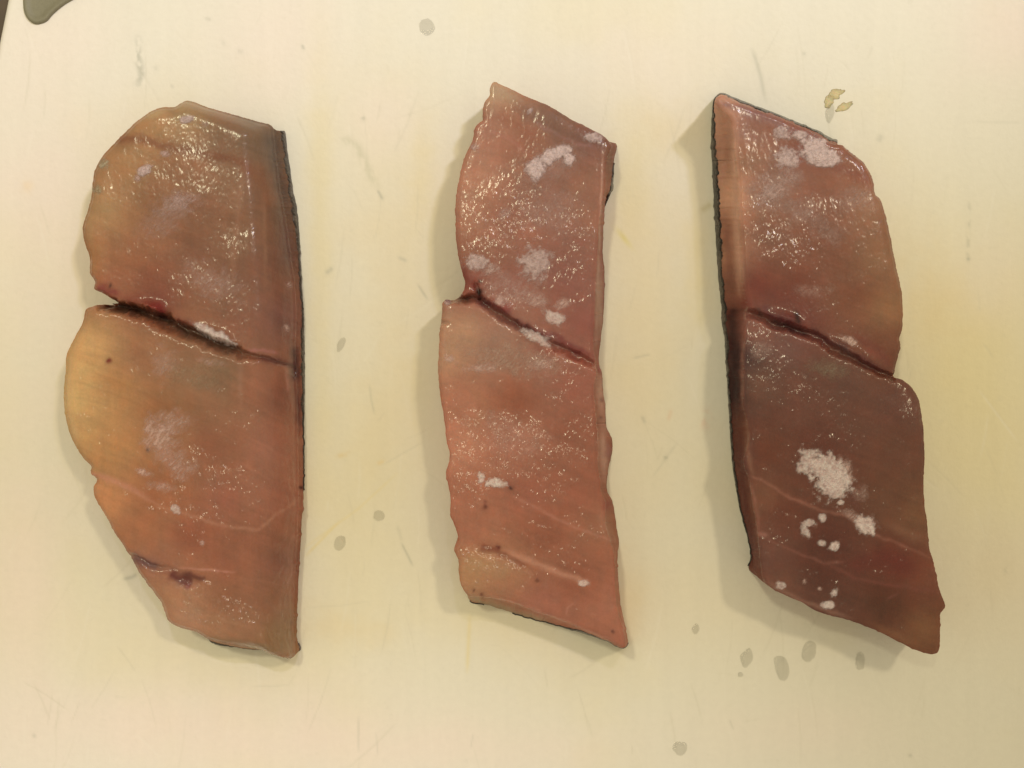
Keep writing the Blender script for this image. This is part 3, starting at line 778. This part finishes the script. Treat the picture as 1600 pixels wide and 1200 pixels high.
F2O = [E(771.6,128,12,1.5), E(765,139,12,1.5), E(765,149,12,1.5), E(758,158.6,12,1.5), E(754,173,12,1.5), E(756,187,12,1), E(748,193,12,1), E(743,198,12,1.5), E(739,218,12,2), E(728,241,11.5,2),
 E(719,273,11.5,2), E(713,307,11.5,2.5), E(712,346,11.5,2.5), E(714,386,11.5,2.5), E(722,425,11.5,2.5), E(727,440,11.5,2), E(724,455,11,1.5), E(716,464,10.5,1), E(708,468,10,1), E(699,468,11,1),
 E(692.5,474,11.5,1.5), E(691,489,11.5,2), E(688.6,508,11.5,2), E(686,544,11.5,2), E(685,584,11.5,2), E(688.6,623,11.5,2), E(694,652,11.5,2), E(698,689,11.5,2), E(703,715,11.5,1.5),
 E(697,739,11.5,1.5), E(702,760,11.5,1.5), E(704,779,11.5,1.5), E(704,805,11.5,1.5), E(709.6,818,11.5,1.5), E(716,842,11.5,1.5), E(710,857.5,11.5,1.5), E(716,873,11.5,1.5), E(717,894,11.5,1.5), E(721,915,11.5,1.5),
 (733,936,0,-6,11.5,1,.3), (758,944,2,-12,11.5,1,.3), (800,957,-2,-18,11.5,1,.3), (838,968,2,-13,11.5,1,.4), (862,974,14,-7,11.5,1,1), (912,989,4,-5,11.5,1,7), (948,1001,2,-2,11.5,1,9), (973,1012,1,-1,11,1,8),
 (981,1004,-4,-3,11.5,1,.3), (977,980,-6,-2,11.5,1,.2), (973,962,-7,0,11.8,1,.2), (968,928,-7,0,12,1,.2), (965,884,-5,0,12,1.4,.2), (965,863,-7,0,12,1.6,.2), (967,847,-14,0,12,2,.2), (962,815,-17,0,12,2,.2), (957,783,-12,2,12,1.4,.2),
 (950,770,-11,0,12,1,.2), (948,752,-11,0,12,1,.2), (953,721,-20,0,12,1,.2), (957,702,-23,0,12,1,.2), (956,686,-23,0,12,1,.2), (948,668,-16,0,12,1,.2), (946,636,-17,0,12,1,.2), (942,605,-15,0,12,1,.2), (941,585,-10,0,12,1,.2), (935,566,-6,0,11.5,1,.2),
 (938,536.5,-12,0,12,1,.2), (943,492,-15,0,12,1,.2), (944.5,426,-14,0,12,1,.2), (942,399,-9,0,12,1,.2), (943.5,346,-8,0,12,1,.2), (947,307,-5,0,12,1,.2), (956.6,297,-12,0,12,1,5), (957,283,-12,0,12,1,5), (959,254,-12,0,11.5,1,.3), (962,224,-9,2,11,1.2,.2),
 E(941,212,11,2), E(896,189,11,2.5), E(857,166,11,2.5), E(817.5,149,11,2.5), E(786,134,11.5,2)]
F2G = [([(700,468,4,4.5),(722,464,6,4),(748,466,7,3.2),(775,483,7,2.6),(810,508,6,2.2),(850,530,6,2.0),(885,546,5.5,2.0),(915,562,5,1.8),(938,575,4,1.4)],1.1),
 ([(745,445,4,1.0),(750,462,5,1.6)],0.8), ([(752,862,4,.35),(790,868,5,.3),(830,892,5,.2)],0.7), ([(688,503,3,1.2),(700,503,3,.3)],0.3)]
F2T = [([(800,165),(860,195),(905,215),(935,222)],12,(132,82,60),.6,.6),([(775,178),(810,195),(850,222)],12,(162,86,52),.6,.7),([(770,140),(815,158)],7,(186,140,96),.6,.5),
 ([(835,190),(870,210),(900,224),(935,232)],4,(172,112,96),.6,.6),([(765,205),(800,220),(830,245)],4,(188,116,92),.5,.6),([(938,218),(940,230)],8,(120,56,42),.6),
 ([(942,235),(936,400),(930,540)],2.5,(205,150,116),.85,.25),([(950,225),(953,280)],5,(132,92,62),.6,.5),([(936,410),(938,535)],6,(176,130,98),.7,.4),([(936,580),(942,660)],6,(192,136,106),.7,.3),
 ([(942,660),(944,750)],6,(192,136,108),.7,.3),([(952,690),(950,720)],5,(150,90,78),.7,.6),([(940,618),(942,630)],4,(120,70,58),.6),([(938,648),(939,655)],2.5,(110,60,48),.7),
 ([(722,420),(735,440),(745,452)],9,(132,48,32),.75,.8),([(742,452),(752,462)],6,(30,14,18),.95,.9),([(748,440),(751,437)],3,(40,10,10),.9),([(745,468),(775,480),(800,492)],8,(104,42,44),.85,.9),([(712,466),(735,470)],6,(98,58,36),.75,.7),
 ([(770,470),(800,488)],6,(150,56,44),.7,.9),([(795,498),(840,520),(875,532),(915,556)],8,(108,46,46),.8,.9),([(770,492),(800,508),(830,520)],6,(118,64,50),.7,.8),([(860,520),(900,545),(928,560)],6,(128,46,38),.7,.8),
 ([(825,545),(880,552),(920,570)],5,(146,66,44),.7,.6),([(935,572),(938,585)],4,(138,52,44),.7,.6),([(800,760),(794,764)],4.5,(62,14,16),.95,.5),([(790,758),(800,750)],6,(138,50,34),.5,.8),([(758,792)],4,(104,34,18),.9),([(758,785)],3,(120,44,24),.7),
 ([(752,852),(768,860),(780,856)],6,(122,44,22),.8,.8),([(778,850),(779,858)],3,(104,26,16),.9),([(772,862),(800,872),(825,885)],5,(130,56,30),.65,.6),([(790,862),(830,878),(880,898),(915,908)],5,(182,118,86),.65,.5),([(905,908),(918,912)],4,(200,150,118),.7,.6),
 ([(800,775),(850,800),(890,820),(930,835),(958,845)],3.5,(184,116,90),.5,.5),([(836,903),(842,909)],4,(104,46,22),.75,.6),([(738,922),(742,924)],3.5,(100,40,22),.85,.5),([(752,926),(756,930)],3.5,(100,40,22),.8,.5),
 ([(762,930),(830,950),(900,977),(960,1003)],3,(190,118,86),.65,.4),([(900,940),(886,950),(884,962)],2.6,(178,110,82),.6,.3),([(950,780),(946,800)],6,(140,52,44),.75,.5),([(938,800),(950,830),(960,850)],8,(165,104,74),.5,.5),
 ([(966,870),(970,940),(976,990)],2.5,(186,116,92),.7,.3),([(957,987)],2.5,(90,36,26),.7),([(725,880),(760,880),(800,900)],16,(166,122,74),.35,.7),([(728,932),(800,958),(860,972)],6,(150,120,84),.75,.8),
 ([(735,600),(760,640),(730,680)],9,(160,98,62),.4,.6),([(720,250),(714,340)],6,(194,124,88),.4,.4),([(795,640),(830,625)],22,(142,70,42),.5,.7)]
F2F = [(838,262,15,20,28,.92,.5),(864,242,28,11,-25,.9,.6),(888,250,10,11,0,.9,.6),(925,214,18,8,12,.75,.8),(828,174,6,4,-40,.6,.5),(742,228,7,5,0,.4),(787,335,12,8,-25,.4),(745,410,20,11,-8,.62,.8),(768,420,12,8,0,.5),
 (836,412,25,26,10,.6,.7),(838,470,16,12,20,.3),(866,497,16,10,15,.65,.8),(838,527,28,8,26,.68,.8),(699,471,6,6,0,.85,.4,(205,165,145)),(860,262,50,26,-30,.2),(752,575,26,8,0,.3),(790,560,80,26,8,.3,.7,(190,150,122)),(860,330,50,40,0,.16),(800,450,50,22,20,.22),(845,568,22,10,0,.25),
 (752,748,6,11,0,.72,.7),(775,754,16,7,8,.78,.7),(911,911,9,5,10,.7,.7),(700,560,10,6,0,.28),(800,680,60,30,20,.12),(780,470,12,8,30,.4),(878,475,12,8,-20,.4)]

F3O = [(1128,146,1,5,12.5,1,10), (1119,152,-1,3,12,1,6),(1115,162,2,2,12,1,2.5),(1113,185,27,2,13,1,2.5), (1112,212,33,0,13.5,1,2.5), (1113,240,36,0,13.5,1,3), (1115,287,38,0,13.5,1,3.2), (1117,327,38,0,13.5,1,3.4), (1120,379,38,0,13.5,1,3.2), (1123,432,37,0,13.5,1,3),
 (1126,455,38,2,13.5,1,3), (1128,480,40,-1,13,1,2.4), (1129,504,36,0,13.5,1,2.6), (1132.5,525,31,0,14,1,2.6), (1136,577,26,0,14,1,2.6), (1139,630,23,0,14,1,2.4), (1142,682,28,0,14,1,2.0), (1145,722,17,0,14,1,2.4), (1148,745,22,0,14,1,2),
 (1154,780,22,0,14,1,1.4), (1162,815,20,0,14,1,1.2), (1172,850,14,0,14,1,1), (1174,872,15,10,14,1,.6), E(1195.5,909,14,1.2), E(1216.5,925,14,1), E(1251,940.5,14,1), E(1279.5,956,14,1), E(1329,970,14,1), E(1369,985,14,1), E(1395,998,14,1),
 E(1421,1011,14,1.5), E(1445,1020,13.5,1.5), E(1463,1020,13.5,1.5), E(1467,1009,13.5,1.5), E(1468,974.6,13.5,1.5), E(1468,959,13.5,1), E(1475.5,946,13.5,1), E(1468.5,925,13.5,1.5), E(1462,898.5,13.5,2), E(1457,875,13.5,2), E(1451,856.5,13.5,2), E(1447.5,812,13.5,2), E(1443.6,785.6,13.5,2), E(1442,746,13.5,2),
 E(1443.6,722,13.5,2.5), E(1442,672,13.5,2.5), E(1438,646,13.5,2.5), E(1434,625,13,3), E(1424,606,13,3), E(1408,593,13,3), E(1396,589,12,1.5), E(1396,580,12,1.5), E(1399,567,12.5,1.5), E(1405.5,542,12.5,2), E(1404,530,12.5,2), E(1409,512,12.5,2), E(1409,472.5,12.5,2.5), E(1405.5,446,12.5,2.5), E(1396,403,12.5,2.5), E(1390,371.5,12.5,2.5),
 E(1383,340,12.5,2.5), E(1374,311,12.5,2), E(1366,304.6,12.5,1.5), E(1362,280,12,2), E(1348,256,11.5,2), E(1332,243,11,2), E(1314,228,12,1), (1308,222,-1,5,13,1,9), (1300,217,-3,7,13,1,10), (1264,200,-2,6,13,1,9), (1224,183,-2,5,13,1,8), (1185,168,-2,6,13,1,9), (1153.5,156,-2,6,13,1,9.5)]
F3G = [([(1135,492,6,2),(1160,484,6,2.6),(1185,492,6,2.8),(1215,505,7,2.6),(1248,512,7,2.5),(1280,528,6,2.0),(1315,548,6,1.9),(1350,568,5,1.8),(1395,588,4,1.8)],1.1)]
F3T = [([(1120,160),(1160,172),(1200,185),(1240,205),(1290,222)],6,(150,96,84),.7,.6),([(1160,196),(1200,206),(1250,222)],10,(158,90,56),.6,.7),([(1140,180),(1148,190),(1122,240)],4,(190,122,88),.55,.5),([(1146,200),(1150,330),(1157,460)],6,(212,150,112),.8,.3),
 ([(1122,170),(1126,260),(1130,330)],7,(200,136,100),.6,.5),([(1135,250),(1125,290)],3,(196,126,96),.6,.5),([(1132,330),(1142,440)],7,(136,78,60),.6,.5),([(1150,400),(1158,470)],4,(178,118,84),.5,.4),
 ([(1300,258),(1330,268),(1360,285)],8,(150,74,50),.6,.7),([(1165,440),(1200,460),(1250,475)],16,(118,46,34),.55,.8),([(1158,470),(1180,480)],8,(128,50,38),.6,.7),([(1184,480),(1190,495)],4,(62,34,30),.7,.6),
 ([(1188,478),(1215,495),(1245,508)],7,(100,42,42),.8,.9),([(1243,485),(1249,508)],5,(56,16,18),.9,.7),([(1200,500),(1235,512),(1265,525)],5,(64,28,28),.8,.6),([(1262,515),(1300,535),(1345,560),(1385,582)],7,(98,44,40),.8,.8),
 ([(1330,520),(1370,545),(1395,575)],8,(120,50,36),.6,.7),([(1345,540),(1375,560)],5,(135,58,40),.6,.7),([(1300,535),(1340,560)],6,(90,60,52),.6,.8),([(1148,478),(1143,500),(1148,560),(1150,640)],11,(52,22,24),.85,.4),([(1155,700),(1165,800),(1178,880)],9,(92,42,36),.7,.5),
 ([(1163,490),(1160,560),(1160,640)],3,(142,86,66),.6,.3),([(1165,650),(1168,700),(1176,745)],4,(138,84,58),.6,.4),([(1171,742),(1200,755),(1235,778),(1285,798),(1330,808),(1350,830),(1400,848),(1457,872)],3.5,(158,92,68),.7,.4),
 ([(1172,750),(1180,790),(1186,835)],4,(158,96,72),.7,.4),([(1184,833),(1200,836)],4,(158,96,76),.7,.5),([(1190,838),(1240,862),(1290,880),(1320,878)],2.6,(130,68,50),.6,.4),([(1290,880),(1340,905),(1400,915),(1468,925)],3,(126,58,40),.5,.4),([(1380,815),(1450,850)],8,(138,84,54),.45,.5),
 ([(1320,890),(1380,870),(1440,895)],16,(108,28,18),.6,.8),([(1405,925),(1385,937)],2,(128,64,48),.5,.3),([(1195,908),(1250,938),(1330,967)],4,(142,92,68),.6,.4),([(1360,975),(1440,1012)],8,(140,84,46),.5,.6),([(1445,985)],20,(142,88,48),.4,.5),([(1320,745),(1340,800)],8,(104,44,34),.4,.6),
 ([(1392,340),(1408,470)],8,(152,102,64),.5,.4),([(1375,240),(1340,252)],6,(160,108,78),.5,.6),([(1190,280),(1215,330)],30,(152,98,66),.3,.6)]
F3F = [(1222,208,14,10,10,.7,.7),(1249,212,13,8,-10,.75,.7),(1229,248,19,16,0,.68,.7),(1273,232,21,19,0,.95,.6),(1287,248,28,13,-5,.95,.5),(1205,300,38,26,-35,.36),(1235,275,20,14,0,.3),(1250,330,34,20,20,.2),(1205,300,14,12,0,.25),(1340,310,30,24,0,.2),(1292,362,28,20,30,.16),(1265,455,28,12,0,.14),
 (1293,738,38,24,35,.70,.9),(1302,758,24,26,0,.70,.9),(1262,722,16,18,-20,.62,.9),(1318,740,14,24,10,.5,.9),(1313,785,6,4,0,.7,.6),(1352,819,18,14,15,.78,.8),(1258,828,8,13,-20,.62,.9),(1264,818,10,6,0,.6,.8),(1285,809,6,7,0,.7,.5),(1303,853,9,7,-30,.82,.7),(1285,848,7,5,15,.68,.6),
 (1218,915,8,6,10,.6,.6),(1257,908,3.5,4,0,.5,.5),(1302,927,8,6,-35,.65,.7),(1294,945,10,7,0,.68,.7),(1281,920,4,3,0,.4),(1300,578,36,15,10,.26,.7,(150,126,98)),(1326,532,18,6,25,.5,.9),(1190,545,20,14,0,.14),(1345,770,10,14,20,.2),(1332,805,20,7,20,.22)]

build_fish('fish_piece', 'widest fish piece, amber with rounded left side and dark open slit, leftmost on the board', 12.5, F1O, F1S, F1T, F1G, F1F,
           [(235,484,14,9,10,3.2),(262,492,5,6,0,-1.0),(290,908,20,9,10,-.8),(340,525,20,7,24,2.2),(248,482,7,6,0,1.4)], 101, (0.055,0.042,0.038), 0.00050, 0.9,
           [(285,420,90,110,-20,.75),(300,800,120,60,20,.8),(350,965,110,40,15,1.0),(250,620,120,90,0,.6),(360,430,14,90,0,.9),(330,740,70,50,30,1.0),(440,520,30,60,0,.8),(120,660,30,50,0,.8),(410,290,60,60,0,.45),(300,915,40,14,0,1.0)])
build_fish('fish_piece', 'narrow pink fish piece with frosty patches and many wet glints, middle of the three', 13.0, F2O, F2S, F2T, F2G, F2F,
           [(780,478,16,8,25,1.0),(840,527,22,8,26,1.6),(700,560,20,60,0,.3)], 202, (0.06,0.05,0.05), 0.00055, 1.0,
           [(800,340,110,80,10,1.1),(900,400,60,110,0,1.1),(740,400,60,40,0,1.0),(780,470,70,30,25,1.0),(880,580,70,70,0,1.1),(780,700,110,70,10,1.15),(900,690,60,60,0,.9),(730,770,60,50,0,.9),(760,880,60,30,10,1.05),(870,760,90,50,0,.7),(700,640,20,60,0,.9)])
build_fish('fish_piece', 'darkest red brown fish piece, black skin along its top and left edges, rightmost', 15.0, F3O, F3S, F3T, F3G, F3F,
           [(1230,498,20,7,20,1.2),(1320,545,26,7,25,1.2),(1420,650,22,30,0,.5)], 303, (0.026,0.021,0.021), 0.00052, 0.95,
           [(1190,350,60,50,30,1.1),(1240,410,90,50,-20,1.05),(1200,540,60,60,0,1.1),(1230,610,90,40,10,.9),(1300,640,70,30,0,.7),(1310,480,90,40,20,.8),(1340,370,50,30,0,.6),(1425,655,25,30,0,1.15),(1350,600,60,40,0,.5)])

# ------------------------------------------------------------------ drops and crumbs on the board
def drop(px, py, rx, ry, ang, label, seed, h=0.00035, name='water_drop', cat='water drop', group='water drops on the cutting board', mat=None):
    n, m = 40, 7
    V = []; a = math.radians(ang)
    for k in range(m + 1):
        t = k / m
        for i in range(n):
            th = 2 * math.pi * i / n
            w = 1 + (0.13 if mat is None else 0.28) * float(fbm(np.array([math.cos(th) * 1.3 + 5]), np.array([math.sin(th) * 1.3 + 5]), seed, 3)[0] * 2)
            u = rx * w * t * math.cos(th); v = ry * w * t * math.sin(th)
            V.append(((u * math.cos(a) - v * math.sin(a)) * S, -(u * math.sin(a) + v * math.cos(a)) * S, 0.000025 + h * (1 - t ** 2.6)))
    V = np.array(V)
    F = []
    for k in range(1, m):
        i = np.arange(n); j = (i + 1) % n
        F.append(np.stack([k * n + i, k * n + j, (k + 1) * n + j, (k + 1) * n + i], -1))
    i = np.arange(n); j = (i + 1) % n
    V = np.concatenate([V, [[0, 0, V[0, 2]], [0, 0, 0.000025]]])
    top = len(V) - 2; bot = len(V) - 1
    F.append(np.stack([np.full(n, top), n + j, n + i], -1)); F.append(np.stack([np.full(n, bot), m * n + i, m * n + j], -1))
    # first ring k=0 is unused
    keep = np.ones(len(V), bool); keep[:n] = False; mp = np.cumsum(keep) - 1
    F = [mp[f] for f in F]; V = V[keep]
    o = make_mesh(name, V, F, mat or M_WATER)
    o.location = ((px - 800) * S, (600 - py) * S, 0)
    tag(o, label, cat, group)
    return o

D = [(667,43,13,14,-20,'round grey water drop alone near the top edge, above and left of middle fish piece'),
 (1087,983,6,8,10,'small round water drop apart from and left of the row below the darkest fish piece'),
 (1167,1028,10,14,15,'leftmost water drop in the row under the darkest fish piece'),
 (1157,1054,4,4,0,'tiny speck of water just below the leftmost drop of the bottom right row'),
 (1222,1043,12,20,-14,'largest water drop, second from left in the row under the darkest fish piece'),
 (1264,1018,12,17,8,'water drop with pointed lower end, nearest under the darkest fish piece'),
 (1344,1033,8,15,4,'narrow upright water drop at the right end of the row under the darkest fish piece'),
 (1062,1169,12,11,0,'pale blurred water drop close to the bottom edge of the board view'),
 (592,806,9,9,-20,'rounded water drop between left and middle fish pieces, upper of the lower pair'),
 (531,849,9,12,30,'slanted water drop between left and middle fish pieces, lower of the pair'),
 (533,538,5,12,25,'thin slanted water drop level with the slit of the widest fish piece'),
 (1297,176,7,16,8,'grey water drop touching the yellow crumb above the darkest fish piece')]
for i, d in enumerate(D):
    drop(*d[:5], d[5], 900 + i * 5, 0.00028 if i != 11 else 0.00045)
M_CRUMB = plain('yellow_fat', (0.86, 0.70, 0.40), 0.4, 2500, 0.12, 0.0001, Alpha=0.42, **{'Subsurface Weight': 0.3, 'Subsurface Scale': 0.001})
crumb = bpy.data.objects.new('fat_crumb', None); C.objects.link(crumb)
crumb.location = (505 * S, 440 * S, 0)
tag(crumb, 'small pale yellow crumb of fish fat lying above the darkest fish piece', 'crumb')
for (cx, cy, rx, ry, ang, sd_) in ((1305, 147, 13, 8, -20, 41), (1317, 168, 15, 6, -28, 52), (1296, 158, 7, 11, 25, 63)):
    o = drop(cx, cy, rx, ry, ang, '', sd_, 0.00010, 'fat_flake', '', None, M_CRUMB)
    for k_ in ('label', 'category'):
        if k_ in o: del o[k_]
    loc = o.location.copy(); o.parent = crumb; o.location = loc - crumb.location
